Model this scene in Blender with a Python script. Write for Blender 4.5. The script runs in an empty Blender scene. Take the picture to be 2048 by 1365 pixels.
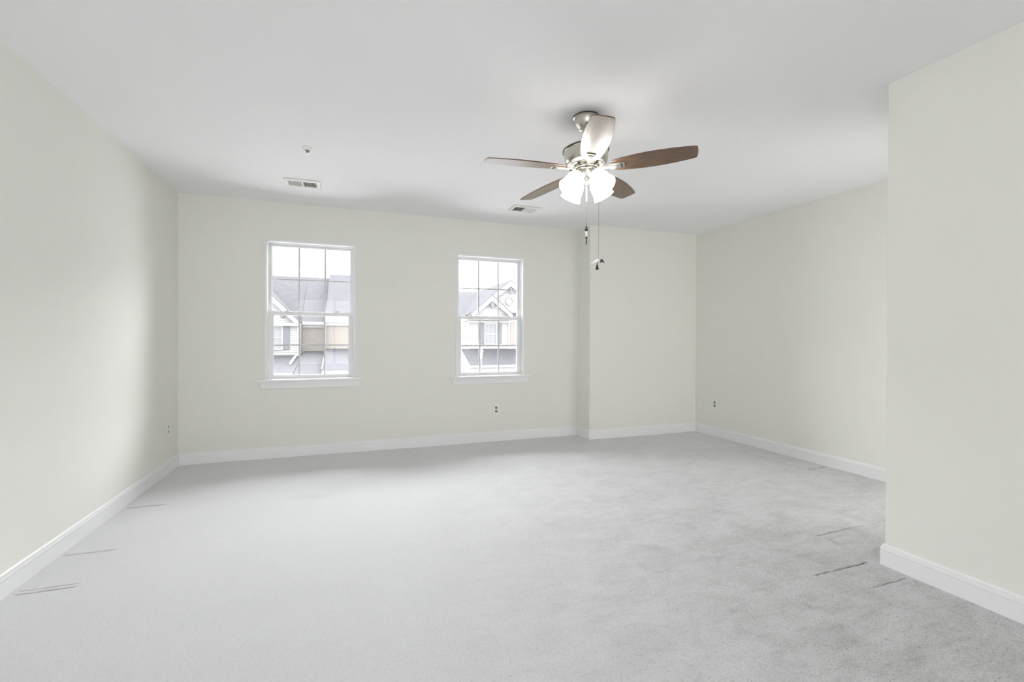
import bpy, math, random
import numpy as np
from mathutils import Vector, Matrix

random.seed(7)
SC = bpy.context.scene
COL = SC.collection

# ------------------------------------------------------------------ camera
F_PX = 909.93
YAW, PITCH, ROLL, CAM_Z = 0.348148, -0.004766, 0.003205, 1.14266
cam_data = bpy.data.cameras.new('camera')
cam_data.sensor_width = 36.0
cam_data.sensor_fit = 'HORIZONTAL'
cam_data.lens = F_PX / 2048.0 * 36.0
cam_data.clip_start = 0.05
cam_data.clip_end = 400
cam = bpy.data.objects.new('camera', cam_data)
COL.objects.link(cam)
yd = Vector((math.sin(YAW), math.cos(YAW), 0))
r0 = Vector((math.cos(YAW), -math.sin(YAW), 0))
fw = yd * math.cos(PITCH) + Vector((0, 0, math.sin(PITCH)))
u0 = -yd * math.sin(PITCH) + Vector((0, 0, math.cos(PITCH)))
rt = r0 * math.cos(ROLL) + u0 * math.sin(ROLL)
up = -r0 * math.sin(ROLL) + u0 * math.cos(ROLL)
M = Matrix((rt, up, -fw)).transposed().to_4x4()
M.translation = Vector((0, 0, CAM_Z))
cam.matrix_world = M
SC.camera = cam

# ------------------------------------------------------------------ world, exposure, large lights
SKY_FRONT = 17.0      # bright overcast beyond the houses, where the sun is
SKY_LOW = 3.8          # haze band above the roofs
SKY_BACK = 7.0        # dimmer sky over our own roof
FILL_W = 11.0  # power of the added fill light
LAMP = 9.0
SC.view_settings.view_transform = 'Standard'
SC.view_settings.look = 'None'
SC.view_settings.exposure = 0.13
SC.view_settings.gamma = 1.0
SC.view_settings.use_curve_mapping = False
world = bpy.data.worlds.new('overcast_sky')
SC.world = world
world.use_nodes = True
bgn = world.node_tree.nodes['Background']
bgn.inputs[0].default_value = (0.985, 0.992, 1.0, 1)
wtc = world.node_tree.nodes.new('ShaderNodeTexCoord')
wsp = world.node_tree.nodes.new('ShaderNodeSeparateXYZ')


def wnode(inp, a, b, c, d):
    n = world.node_tree.nodes.new('ShaderNodeMapRange')
    n.interpolation_type = 'SMOOTHSTEP'
    for k, v in (('From Min', a), ('From Max', b), ('To Min', c), ('To Max', d)):
        n.inputs[k].default_value = v
    world.node_tree.links.new(inp, n.inputs['Value'])
    return n.outputs['Result']


def wmath(op, x, y):
    n = world.node_tree.nodes.new('ShaderNodeMath')
    n.operation = op
    for i, q in enumerate((x, y)):
        if isinstance(q, (int, float)):
            n.inputs[i].default_value = q
        else:
            world.node_tree.links.new(q, n.inputs[i])
    return n.outputs[0]


world.node_tree.links.new(wtc.outputs['Generated'], wsp.inputs[0])
bright = wmath('MULTIPLY', wnode(wsp.outputs['Y'], -0.05, 0.35, 0.0, SKY_FRONT), wnode(wsp.outputs['Z'], 0.19, 0.27, 0.0, 1.0))
low = wnode(wsp.outputs['Y'], -0.2, 0.6, SKY_BACK, SKY_LOW)
world.node_tree.links.new(wmath('ADD', bright, low), bgn.inputs[1])
SC.cycles.max_bounces = 10
SC.cycles.diffuse_bounces = 8
SC.cycles.glossy_bounces = 4
SC.cycles.transparent_max_bounces = 12
SC.cycles.sample_clamp_indirect = 6.0
SC.cycles.use_denoising = True
SC.cycles.caustics_reflective = False
SC.cycles.caustics_refractive = False

# room dimensions (metres)
XL, XR, YB, YB2, XB = -1.4223, 4.0962, 4.8437, 4.5578, 2.594
XS, YS, H, YR = 2.5777, 1.5252, 2.44, -2.6


def area_light(name, loc, rot, sx, sy, watt, color=(1, 1, 1)):
    d = bpy.data.lights.new(name, 'AREA')
    d.shape = 'RECTANGLE'
    d.size, d.size_y, d.energy, d.color = sx, sy, watt, color
    o = bpy.data.objects.new(name, d)
    o.location = loc
    o.rotation_euler = rot
    COL.objects.link(o)
    return o


# added fill light in a made-up doorway behind the near wall; all other light is the sky and the fan's own lamps
area_light('fill_light', (3.45, YS - 0.16, 1.02), (math.radians(90), 0, 0), 0.80, 1.95, FILL_W)

# ------------------------------------------------------------------ mesh helpers
def smooth_mesh(me, angle=35):
    n = len(me.polygons)
    me.polygons.foreach_set('use_smooth', [True] * n)
    try:
        me.set_sharp_from_angle(angle=math.radians(angle))
    except Exception:
        pass


class MB:
    def __init__(self):
        self.v, self.f = [], []

    def add(self, vs, fs, T=None):
        b = len(self.v)
        for p in vs:
            p = Vector(p)
            self.v.append(T(p) if callable(T) else (T @ p if T is not None else p))
        self.f += [tuple(b + i for i in f) for f in fs]
        return self

    def box(self, x0, x1, y0, y1, z0, z1, T=None):
        vs = [(x, y, z) for x in (x0, x1) for y in (y0, y1) for z in (z0, z1)]
        fs = [(0, 1, 3, 2), (4, 6, 7, 5), (0, 4, 5, 1), (2, 3, 7, 6), (0, 2, 6, 4), (1, 5, 7, 3)]
        return self.add(vs, fs, T)

    def prism(self, pts, a0, a1, axis='y', T=None):
        """polygon pts (2D) extruded between a0 and a1 along an axis"""
        n = len(pts)

        def mk(p, a):
            if axis == 'y':
                return (p[0], a, p[1])
            if axis == 'x':
                return (a, p[0], p[1])
            return (p[0], p[1], a)
        vs = [mk(p, a0) for p in pts] + [mk(p, a1) for p in pts]
        fs = [tuple(range(n)), tuple(range(2 * n - 1, n - 1, -1))]
        fs += [(i, i + n, (i + 1) % n + n, (i + 1) % n) for i in range(n)]
        return self.add(vs, fs, T)

    def lathe(self, prof, seg=40, T=None):
        vs, fs = [], []
        n = len(prof)
        for k in range(seg):
            a = 2 * math.pi * k / seg
            for r, z in prof:
                vs.append((r * math.cos(a), r * math.sin(a), z))
        for k in range(seg):
            k2 = (k + 1) % seg
            for i in range(n - 1):
                if prof[i][0] < 1e-6 and prof[i + 1][0] < 1e-6:
                    continue
                fs.append((k * n + i, k2 * n + i, k2 * n + i + 1, k * n + i + 1))
        return self.add(vs, fs, T)

    def tube(self, pts, rad, seg=10, T=None):
        vs, fs = [], []
        pts = [Vector(p) for p in pts]
        rads = rad if isinstance(rad, (list, tuple)) else [rad] * len(pts)
        for i, p in enumerate(pts):
            d = (pts[min(i + 1, len(pts) - 1)] - pts[max(i - 1, 0)]).normalized()
            a = d.orthogonal().normalized() if i == 0 else (a - d * a.dot(d)).normalized()
            b = d.cross(a)
            for k in range(seg):
                t = 2 * math.pi * k / seg
                vs.append(p + (a * math.cos(t) + b * math.sin(t)) * rads[i])
        for i in range(len(pts) - 1):
            for k in range(seg):
                k2 = (k + 1) % seg
                fs.append((i * seg + k, i * seg + k2, (i + 1) * seg + k2, (i + 1) * seg + k))
        fs.append(tuple(range(seg - 1, -1, -1)))
        fs.append(tuple((len(pts) - 1) * seg + k for k in range(seg)))
        return self.add(vs, fs, T)

    def build(self, name, mat, parent=None, smooth=False, bevel=0, fix=True):
        me = bpy.data.meshes.new(name)
        me.from_pydata([tuple(p) for p in self.v], [], self.f)
        if fix:
            import bmesh
            bm = bmesh.new()
            bm.from_mesh(me)
            bmesh.ops.remove_doubles(bm, verts=bm.verts, dist=1e-6)
            bmesh.ops.recalc_face_normals(bm, faces=bm.faces)
            bm.to_mesh(me)
            bm.free()
        me.materials.append(mat)
        if smooth:
            smooth_mesh(me)
        o = bpy.data.objects.new(name, me)
        COL.objects.link(o)
        if parent is not None:
            o.parent = parent
            pl = parent.location
            if parent.parent is None and pl.length > 0:
                o.location = -pl
        if bevel:
            m = o.modifiers.new('bevel', 'BEVEL')
            m.width, m.segments, m.limit_method = bevel, 2, 'ANGLE'
            m.angle_limit = math.radians(40)
        return o


def tag(o, label=None, cat=None, group=None, kind=None):
    for k, v in (('label', label), ('category', cat), ('group', group), ('kind', kind)):
        if v:
            o[k] = v
    return o


def empty(name, loc):
    o = bpy.data.objects.new(name, None)
    o.location = loc
    o.empty_display_size = 0.05
    COL.objects.link(o)
    return o


# ------------------------------------------------------------------ materials
def mat(name, color, rough=0.6, metal=0.0, spec=0.5, coat=0.0, coat_rough=0.1, emis=None, estr=0.0):
    m = bpy.data.materials.new(name)
    m.use_nodes = True
    b = m.node_tree.nodes['Principled BSDF']
    b.inputs['Base Color'].default_value = (*color, 1)
    b.inputs['Roughness'].default_value = rough
    b.inputs['Metallic'].default_value = metal
    b.inputs['Specular IOR Level'].default_value = spec
    b.inputs['Coat Weight'].default_value = coat
    b.inputs['Coat Roughness'].default_value = coat_rough
    if emis:
        b.inputs['Emission Color'].default_value = (*emis, 1)
        b.inputs['Emission Strength'].default_value = estr
    return m


def N(m, typ, **kw):
    n = m.node_tree.nodes.new(typ)
    for k, v in kw.items():
        if k in n.inputs:
            n.inputs[k].default_value = v
        else:
            setattr(n, k, v)
    return n


def L(m, a, b):
    m.node_tree.links.new(a, b)


def P(m):
    return m.node_tree.nodes['Principled BSDF']


def add_bump(m, scale, strength, dist, detail=3.0, rough=0.6):
    tc = N(m, 'ShaderNodeTexCoord')
    nz = N(m, 'ShaderNodeTexNoise', Scale=scale, Detail=detail, Roughness=rough)
    bp = N(m, 'ShaderNodeBump', Strength=strength, Distance=dist)
    L(m, tc.outputs['Object'], nz.inputs['Vector'])
    L(m, nz.outputs['Fac'], bp.inputs['Height'])
    L(m, bp.outputs['Normal'], P(m).inputs['Normal'])
    return tc, nz, bp


def add_variation(m, c1, c2, scale, detail=4.0, lo=0.35, hi=0.65, stretch=(1, 1, 1)):
    tc = N(m, 'ShaderNodeTexCoord')
    mp = N(m, 'ShaderNodeMapping')
    mp.inputs['Scale'].default_value = stretch
    nz = N(m, 'ShaderNodeTexNoise', Scale=scale, Detail=detail)
    cr = N(m, 'ShaderNodeValToRGB')
    cr.color_ramp.elements[0].position = lo
    cr.color_ramp.elements[0].color = (*c1, 1)
    cr.color_ramp.elements[1].position = hi
    cr.color_ramp.elements[1].color = (*c2, 1)
    L(m, tc.outputs['Object'], mp.inputs['Vector'])
    L(m, mp.outputs['Vector'], nz.inputs['Vector'])
    L(m, nz.outputs['Fac'], cr.inputs['Fac'])
    L(m, cr.outputs['Color'], P(m).inputs['Base Color'])
    return cr


WALL_C = (0.800, 0.798, 0.752)
m_wall = mat('cream_wall_paint', WALL_C, 0.85, spec=0.12)
add_bump(m_wall, 260, 0.12, 0.002)
m_ceil = mat('white_ceiling_paint', (0.875, 0.87, 0.885), 0.85, spec=0.2)
add_bump(m_ceil, 300, 0.12, 0.002)
m_trim = mat('white_trim_paint', (0.84, 0.84, 0.85), 0.35, spec=0.5)
m_vinyl = mat('white_window_vinyl', (0.83, 0.835, 0.84), 0.4)
m_grille = mat('window_grille_white', (0.62, 0.62, 0.63), 0.45)
m_nickel = mat('brushed_nickel', (0.62, 0.60, 0.54), 0.27, metal=1.0)
m_dark_metal = mat('dark_nickel_edge', (0.10, 0.09, 0.07), 0.35, metal=0.8)
m_black = mat('dark_bead', (0.03, 0.028, 0.025), 0.35)
m_white = mat('white_plastic', (0.82, 0.82, 0.80), 0.35)
m_grey_plastic = mat('grey_receptacle', (0.22, 0.22, 0.21), 0.5)
m_pale_plastic = mat('pale_receptacle', (0.55, 0.55, 0.50), 0.5)
m_slot = mat('black_slot', (0.02, 0.02, 0.02), 0.7)
m_vent = mat('white_vent_enamel', (0.80, 0.80, 0.77), 0.4)
m_cavity = mat('dark_duct', (0.02, 0.019, 0.017), 0.8)
m_rim = mat('rim_outline_grey', (0.10, 0.10, 0.10), 0.5)  # dark line colour that outlines the glowing shades at the mouth
m_chain = mat('pull_chain_metal', (0.28, 0.27, 0.23), 0.35, metal=0.9)
m_bulb = mat('lit_bulb', (1, 1, 1), 0.4, emis=(1, 0.98, 0.94), estr=LAMP * 1.6)
m_shade = mat('glowing_frosted_glass', (0.95, 0.95, 0.93), 0.25, emis=(1, 0.985, 0.955), estr=LAMP)

# walnut fan blades: grain along local radial direction comes from UV-free noise in object space
m_blade = mat('walnut_laminate', (0.13, 0.07, 0.035), 0.42, spec=0.45, coat=1.0, coat_rough=0.30)
P(m_blade).inputs['Coat IOR'].default_value = 1.62
add_variation(m_blade, (0.050, 0.020, 0.006), (0.165, 0.078, 0.026), 9, 5, 0.3, 0.72, (1, 9, 9))

# window glass: thin sheet, clear with a fresnel reflection
m_glass = bpy.data.materials.new('clear_window_glass')
m_glass.use_nodes = True
nt = m_glass.node_tree
nt.nodes.clear()
o_ = nt.nodes.new('ShaderNodeOutputMaterial')
tr = nt.nodes.new('ShaderNodeBsdfTransparent')
tr.inputs[0].default_value = (0.975, 0.98, 0.98, 1)
gl = nt.nodes.new('ShaderNodeBsdfGlossy')
gl.inputs['Roughness'].default_value = 0.02
mx = nt.nodes.new('ShaderNodeMixShader')
fr = nt.nodes.new('ShaderNodeFresnel')
fr.inputs['IOR'].default_value = 1.2
nt.links.new(fr.outputs[0], mx.inputs[0])
nt.links.new(tr.outputs[0], mx.inputs[1])
nt.links.new(gl.outputs[0], mx.inputs[2])
nt.links.new(mx.outputs[0], o_.inputs[0])

# carpet: pale grey cut pile, worn and matted in patches towards the near right
m_carpet = mat('pale_grey_carpet', (0.68, 0.68, 0.69), 0.95, spec=0.1)
P(m_carpet).inputs['Sheen Weight'].default_value = 0.35
tc = N(m_carpet, 'ShaderNodeTexCoord')
sep = N(m_carpet, 'ShaderNodeSeparateXYZ')
L(m_carpet, tc.outputs['Object'], sep.inputs[0])


def math_node(m, op, a=None, b=None, c=None, clamp=False):
    n = m.node_tree.nodes.new('ShaderNodeMath')
    n.operation = op
    n.use_clamp = clamp
    for i, x in enumerate((a, b, c)):
        if x is None:
            continue
        if hasattr(x, 'type') or hasattr(x, 'links'):
            L(m, x, n.inputs[i])
        else:
            n.inputs[i].default_value = x
    return n.outputs[0]


mc = m_carpet


def noise(scale, detail, stretch=(1, 1, 1), rot=0.0, rough=0.55, dist=0.0):
    mp = N(mc, 'ShaderNodeMapping')
    mp.inputs['Scale'].default_value = stretch
    mp.inputs['Rotation'].default_value = (0, 0, rot)
    nz = N(mc, 'ShaderNodeTexNoise', Scale=scale, Detail=detail, Roughness=rough, Distortion=dist)
    L(mc, tc.outputs['Object'], mp.inputs['Vector'])
    L(mc, mp.outputs['Vector'], nz.inputs['Vector'])
    return nz.outputs['Fac']


def remap(x, a, b, c, d):
    n = N(mc, 'ShaderNodeMapRange')
    n.inputs['From Min'].default_value = a
    n.inputs['From Max'].default_value = b
    n.inputs['To Min'].default_value = c
    n.inputs['To Max'].default_value = d
    L(mc, x, n.inputs['Value'])
    return n.outputs['Result']


# wear mask: rises towards +x and towards the camera side
w1 = remap(sep.outputs['X'], 0.2, 2.0, 0.0, 1.0)
w2 = remap(sep.outputs['Y'], 4.4, 1.2, 0.25, 1.0)
wear = math_node(mc, 'MULTIPLY', w1, w2)
wear = math_node(mc, 'ADD', wear, 0.04)
patch = remap(noise(3.4, 8, (1, 1.5, 1), 0.4, 0.68, 0.8), 0.42, 0.66, 0.0, 1.0)
streak = remap(noise(7.0, 6, (1, 3.4, 1), -0.5, 0.62), 0.48, 0.70, 0.0, 1.0)
dirt = math_node(mc, 'MULTIPLY', math_node(mc, 'ADD', math_node(mc, 'MULTIPLY', patch, 0.8),
                                          math_node(mc, 'MULTIPLY', streak, 0.5)), wear)
pile = noise(230, 3, (1, 1, 1), 0, 0.75)
tuft = noise(90, 4, (1, 1, 1), 0, 0.7)
loops = N(mc, 'ShaderNodeTexVoronoi', Scale=150)
L(mc, tc.outputs['Object'], loops.inputs['Vector'])
loop_d = remap(loops.outputs['Distance'], 0.15, 0.75, 0.0, 1.0)
speck = remap(noise(85, 3, (1, 1.4, 1), 0.2, 0.7), 0.585, 0.67, 0.0, 1.0)
speck = math_node(mc, 'MULTIPLY', speck, math_node(mc, 'MULTIPLY_ADD', wear, 0.75, 0.28))
amt = math_node(mc, 'ADD', math_node(mc, 'MULTIPLY', dirt, 0.34), math_node(mc, 'MULTIPLY', speck, 0.50))
grain = math_node(mc, 'ADD', math_node(mc, 'MULTIPLY', remap(pile, 0.3, 0.7, 0.0, 1.0), 0.5), math_node(mc, 'MULTIPLY', loop_d, 0.5))
furrow_shade = math_node(mc, 'MULTIPLY', remap(sep.outputs['Z'], -0.0042, -0.0095, 0.0, 1.0), 0.62)  # shade inside the furrows painted into the pile colour by depth
amt = math_node(mc, 'ADD', amt, furrow_shade)
amt = math_node(mc, 'ADD', amt, math_node(mc, 'MULTIPLY', grain,
                                          math_node(mc, 'MULTIPLY_ADD', wear, 0.32, 0.17)), clamp=True)
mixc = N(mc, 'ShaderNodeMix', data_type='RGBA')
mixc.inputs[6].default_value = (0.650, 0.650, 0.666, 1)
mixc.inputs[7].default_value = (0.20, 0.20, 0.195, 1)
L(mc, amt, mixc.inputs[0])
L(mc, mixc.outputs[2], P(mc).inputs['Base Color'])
hgt = math_node(mc, 'ADD', math_node(mc, 'MULTIPLY', pile, 0.5), math_node(mc, 'MULTIPLY', tuft, 0.9))
bp = N(mc, 'ShaderNodeBump', Distance=0.006)
L(mc, math_node(mc, 'MULTIPLY_ADD', wear, 0.45, 0.12), bp.inputs['Strength'])
L(mc, hgt, bp.inputs['Height'])
L(mc, bp.outputs['Normal'], P(mc).inputs['Normal'])

# outdoor materials
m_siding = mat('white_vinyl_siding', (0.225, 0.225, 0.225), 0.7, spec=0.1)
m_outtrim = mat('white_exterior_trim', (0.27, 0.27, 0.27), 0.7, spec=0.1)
m_roof = mat('grey_shingles', (0.3, 0.3, 0.31), 1.0, spec=0.0)
add_variation(m_roof, (0.064, 0.064, 0.070), (0.086, 0.086, 0.092), 6, 5, 0.35, 0.65, (0.6, 3, 3))
m_shutter = mat('grey_shutter', (0.115, 0.115, 0.126), 0.7, spec=0.1)
m_outpane = mat('far_window_pane', (0.17, 0.175, 0.178), 0.6, spec=0.1)
m_post = mat('grey_lamp_post', (0.13, 0.13, 0.135), 0.6, spec=0.2)
m_lantern = mat('lantern_glass', (0.8, 0.8, 0.8), 0.3)
m_ground = mat('street_ground', (0.48, 0.48, 0.48), 0.9)
m_brick = mat('pale_brick', (0.5, 0.44, 0.4), 0.9, spec=0.2)
tb = N(m_brick, 'ShaderNodeTexCoord')
mb_ = N(m_brick, 'ShaderNodeMapping')
mb_.inputs['Rotation'].default_value = (math.radians(90), 0, 0)
bk = N(m_brick, 'ShaderNodeTexBrick', Scale=1.0)
bk.inputs['Color1'].default_value = (0.190, 0.168, 0.154, 1)
bk.inputs['Color2'].default_value = (0.182, 0.162, 0.147, 1)
bk.inputs['Mortar'].default_value = (0.200, 0.186, 0.176, 1)
bk.inputs['Mortar Size'].default_value = 0.012
bk.inputs['Brick Width'].default_value = 0.22
bk.inputs['Row Height'].default_value = 0.08
L(m_brick, tb.outputs['Object'], mb_.inputs['Vector'])
L(m_brick, mb_.outputs['Vector'], bk.inputs['Vector'])
L(m_brick, bk.outputs['Color'], P(m_brick).inputs['Base Color'])

# ------------------------------------------------------------------ room shell
def struct(o):
    o['kind'] = 'structure'
    return o


WT = 0.16
# window openings: x0, x1, z0 (sill top), z1
W1 = (-0.715, 0.067, 0.748, 2.066)
W2 = (1.128, 1.890, 0.733, 2.050)


def wall_with_holes(mb, x0, x1, z0, z1, y0, y1, holes):
    xs = x0
    for (a, b, c, d) in sorted(holes):
        mb.box(xs, a, y0, y1, z0, z1)
        mb.box(a, b, y0, y1, z0, c)
        mb.box(a, b, y0, y1, d, z1)
        xs = b
    mb.box(xs, x1, y0, y1, z0, z1)
    return mb


def build_holed_wall(name, x0, x1, z0, z1, y0, y1, holes, m):
    """single closed shell: faces on both sides cut on a grid, plus reveals"""
    xs = sorted({x0, x1, *[h[0] for h in holes], *[h[1] for h in holes]})
    zs = sorted({z0, z1, *[h[2] for h in holes], *[h[3] for h in holes]})
    def hole(i, k):
        if i < 0 or k < 0 or i >= len(xs) - 1 or k >= len(zs) - 1:
            return True
        cx, cz = (xs[i] + xs[i + 1]) / 2, (zs[k] + zs[k + 1]) / 2
        return any(h[0] < cx < h[1] and h[2] < cz < h[3] for h in holes)
    mb = MB()
    for i in range(len(xs) - 1):
        for k in range(len(zs) - 1):
            if hole(i, k):
                continue
            a, b, c, d = xs[i], xs[i + 1], zs[k], zs[k + 1]
            for y in (y0, y1):
                mb.add([(a, y, c), (b, y, c), (b, y, d), (a, y, d)], [(0, 1, 2, 3)])
            if hole(i - 1, k):
                mb.add([(a, y0, c), (a, y1, c), (a, y1, d), (a, y0, d)], [(0, 1, 2, 3)])
            if hole(i + 1, k):
                mb.add([(b, y0, c), (b, y1, c), (b, y1, d), (b, y0, d)], [(0, 1, 2, 3)])
            if hole(i, k - 1):
                mb.add([(a, y0, c), (b, y0, c), (b, y1, c), (a, y1, c)], [(0, 1, 2, 3)])
            if hole(i, k + 1):
                mb.add([(a, y0, d), (b, y0, d), (b, y1, d), (a, y1, d)], [(0, 1, 2, 3)])
    return struct(mb.build(name, m))


build_holed_wall('wall_back', XL, XB, 0, H, YB, YB + WT, [(W1[0], W1[1], W1[2] - 0.02, W1[3]),
                                                         (W2[0], W2[1], W2[2] - 0.02, W2[3])], m_wall)
struct(MB().box(XL - WT, XL, YR - WT, YB + WT, 0, H).build('wall_left', m_wall))
# the boxed-out part of the back wall beside the second window
def rounded_block(name, x0, x1, y0, y1, r, corner):
    """box in plan with one bullnosed vertical corner; corner = (ix, iy) picks which"""
    cx = x0 if corner[0] == 0 else x1
    cy = y0 if corner[1] == 0 else y1
    sx, sy = (1 if corner[0] == 0 else -1), (1 if corner[1] == 0 else -1)
    pts = []
    for p in ((x0, y0), (x1, y0), (x1, y1), (x0, y1)):
        if abs(p[0] - cx) < 1e-9 and abs(p[1] - cy) < 1e-9:
            arc = []
            for k in range(7):
                t = math.pi / 2 * k / 6
                arc.append((cx + sx * r * (1 - math.sin(t)), cy + sy * r * (1 - math.cos(t))))
            # order the arc so that it joins its neighbours
            if pts:
                a0, a1 = Vector(arc[0]), Vector(arc[-1])
                if (a0 - Vector(pts[-1])).length > (a1 - Vector(pts[-1])).length:
                    arc.reverse()
            else:
                if (corner == (0, 0)):
                    arc = sorted(arc, key=lambda q: -q[1])
            pts += arc
        else:
            pts.append(p)
    mb = MB().prism(pts, 0, H, axis='z')
    o = mb.build(name, m_wall)
    smooth_mesh(o.data, 30)
    return struct(o)


rounded_block('wall_back_right', XB, XR, YB2, YB + WT, 0.006, (0, 0))
struct(MB().box(XR, XR + WT, YS - 0.45, YB + WT, 0, H).build('wall_right', m_wall))
rounded_block('wall_near_right', XS, XS + 0.12, YR - WT, YS, 0.006, (0, 1))
DR = (3.05, 3.85, 0, 2.03)  # made-up doorway, cut out of view for the fill light
build_holed_wall('wall_near_end', XS + 0.12, XR, 0, H, YS - 0.12, YS, [(DR[0], DR[1], -0.001, DR[3])], m_wall)
struct(MB().box(XS + 0.12, XR, YS - 0.45, YS - 0.35, 0, H).build('wall_behind_opening', m_wall))  # unseen wall closing off the made-up doorway
WR = (-1.15, 0.55, 0.45, 2.15)  # added rear opening, sized and placed for the light it gives
build_holed_wall('wall_rear', XL, XS, 0, H, YR - WT, YR, [WR], m_wall)
struct(MB().box(XL - WT, XR + WT, YR - WT, YB + WT, H, H + 0.2).build('ceiling', m_ceil))

# ---- carpet: a fine grid with real furrows, dents and brushed undulation
def seq(a, b, base, fines, fine):
    out = [a]
    x = a
    while x < b - 1e-9:
        st = base
        for f0, f1 in fines:
            if f0 - base <= x <= f1:
                st = fine
        x = min(b, x + st)
        out.append(x)
    return np.array(out)


FURROWS = [  # x0, x1, y, depth, half-width : furniture-foot furrows pressed into the pile
    (-1.390, -1.166, 2.645, 0.011, 0.0045), (-1.395, -1.170, 2.675, 0.006, 0.0035),
    (-1.396, -1.167, 3.031, 0.010, 0.0045), (-1.393, -1.162, 3.746, 0.009, 0.0055),
    (3.829, 4.060, 2.880, 0.013, 0.0060), (3.770, 3.800, 2.925, 0.013, 0.0090),
    (2.580, 3.20, 1.887, 0.007, 0.0045), (2.135, 2.53, 1.570, 0.009, 0.0045),
    (2.249, 2.541, 1.402, 0.006, 0.0040), (1.62, 1.86, 2.42, 0.0020, 0.004),
]
xs = np.arange(XL, XR + 0.0001, 0.0095)
xs = np.append(xs, XR + 0.02)
ys = seq(0.55, YB + 0.02, 0.0135, [(f[2] - 0.014, f[2] + 0.014) for f in FURROWS], 0.0022)
X, Y = np.meshgrid(xs, ys)
rng = np.random.RandomState(3)
Z = np.zeros_like(X)
for k in range(26):
    fx, fy = rng.normal(0, 5), rng.normal(0, 7)
    Z += 0.0003 * np.sin(fx * X + fy * Y + rng.rand() * 6.3)
jit = np.interp(xs, np.arange(XL - 1, XR + 1, 0.03), rng.normal(0, 1, len(np.arange(XL - 1, XR + 1, 0.03))))
for (a, b, y, d, w) in FURROWS:
    along = np.clip(np.minimum(X - a, b - X) / 0.012, 0, 1)
    dd = (Y - y - 0.0022 * jit[None, :]) / w
    Z -= d * along * (0.7 + 0.3 * jit[None, :].clip(-1, 1)) * np.exp(-dd * dd)
# a long crease running with the right-hand wall, and one crossing the first furrows
def crease(x0, y0, x1, y1, d, w):
    global Z
    dx, dy = x1 - x0, y1 - y0
    ln = math.hypot(dx, dy)
    t = ((X - x0) * dx + (Y - y0) * dy) / ln
    s = ((X - x0) * dy - (Y - y0) * dx) / ln
    al = np.clip(np.minimum(t, ln - t) / 0.03, 0, 1)
    Z = Z - d * al * np.exp(-(s / w) ** 2)


crease(3.80, 3.75, 3.80, 2.95, 0.004, 0.010)
crease(2.62, 1.89, 2.56, 1.58, 0.003, 0.010)
crease(2.35, 1.45, 2.42, 0.95, 0.003, 0.010)
Z -= 0.0016
ny, nx = X.shape
verts = np.stack([X.ravel(), Y.ravel(), Z.ravel()], 1).astype(np.float32)
idx = np.arange(nx * ny).reshape(ny, nx)
quads = np.stack([idx[:-1, :-1].ravel(), idx[:-1, 1:].ravel(), idx[1:, 1:].ravel(), idx[1:, :-1].ravel()], 1)
# coarse part behind the camera
nv = len(verts)
extra = np.array([[XL, YR - 0.02, -0.004], [XR, YR - 0.02, -0.004], [XR, 0.56, -0.004], [XL, 0.56, -0.004]], np.float32)
verts = np.vstack([verts, extra])
quads = np.vstack([quads, [[nv, nv + 1, nv + 2, nv + 3]]])
me = bpy.data.meshes.new('floor')
me.vertices.add(len(verts))
me.vertices.foreach_set('co', verts.ravel())
me.loops.add(quads.size)
me.loops.foreach_set('vertex_index', quads.ravel().astype(np.int32))
me.polygons.add(len(quads))
me.polygons.foreach_set('loop_start', (np.arange(len(quads)) * 4).astype(np.int32))
me.polygons.foreach_set('use_smooth', np.ones(len(quads), bool))
me.update(calc_edges=True)
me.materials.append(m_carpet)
floor = bpy.data.objects.new('floor', me)
COL.objects.link(floor)
struct(floor)

# ---- baseboards: one moulded profile, mitred at the corners
BH = 0.106
PROF = [(0, 0), (0.0140, 0), (0.0140, 0.0735), (0.0098, 0.0742), (0.0098, 0.0754), (0.0137, 0.0762),
        (0.0128, 0.0860), (0.0112, 0.0935), (0.0070, 0.0942), (0.0070, 0.0954), (0.0095, 0.0962), (0.0075, 0.1005), (0.0040, BH), (0, BH)]


def baseboard(name, p0, p1, nrm, m0, m1):
    """p0->p1 along the wall face, nrm = inward normal, m0/m1 = mitre factors (+1 outer, -1 inner, 0 square)"""
    p0, p1, nrm = Vector(p0), Vector(p1), Vector(nrm)
    d = (p1 - p0).normalized()
    n = len(PROF)
    vs = []
    for t, z in PROF:
        q = p0 + nrm * t - d * (t * m0)
        vs.append((q.x, q.y, z - (0.012 if z == 0 else 0)))
    for t, z in PROF:
        q = p1 + nrm * t + d * (t * m1)
        vs.append((q.x, q.y, z - (0.012 if z == 0 else 0)))
    fs = [tuple(range(n)), tuple(range(2 * n - 1, n - 1, -1))]
    fs += [(i, i + n, (i + 1) % n + n, (i + 1) % n) for i in range(n)]
    return struct(MB().add(vs, fs).build(name, m_trim))


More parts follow.
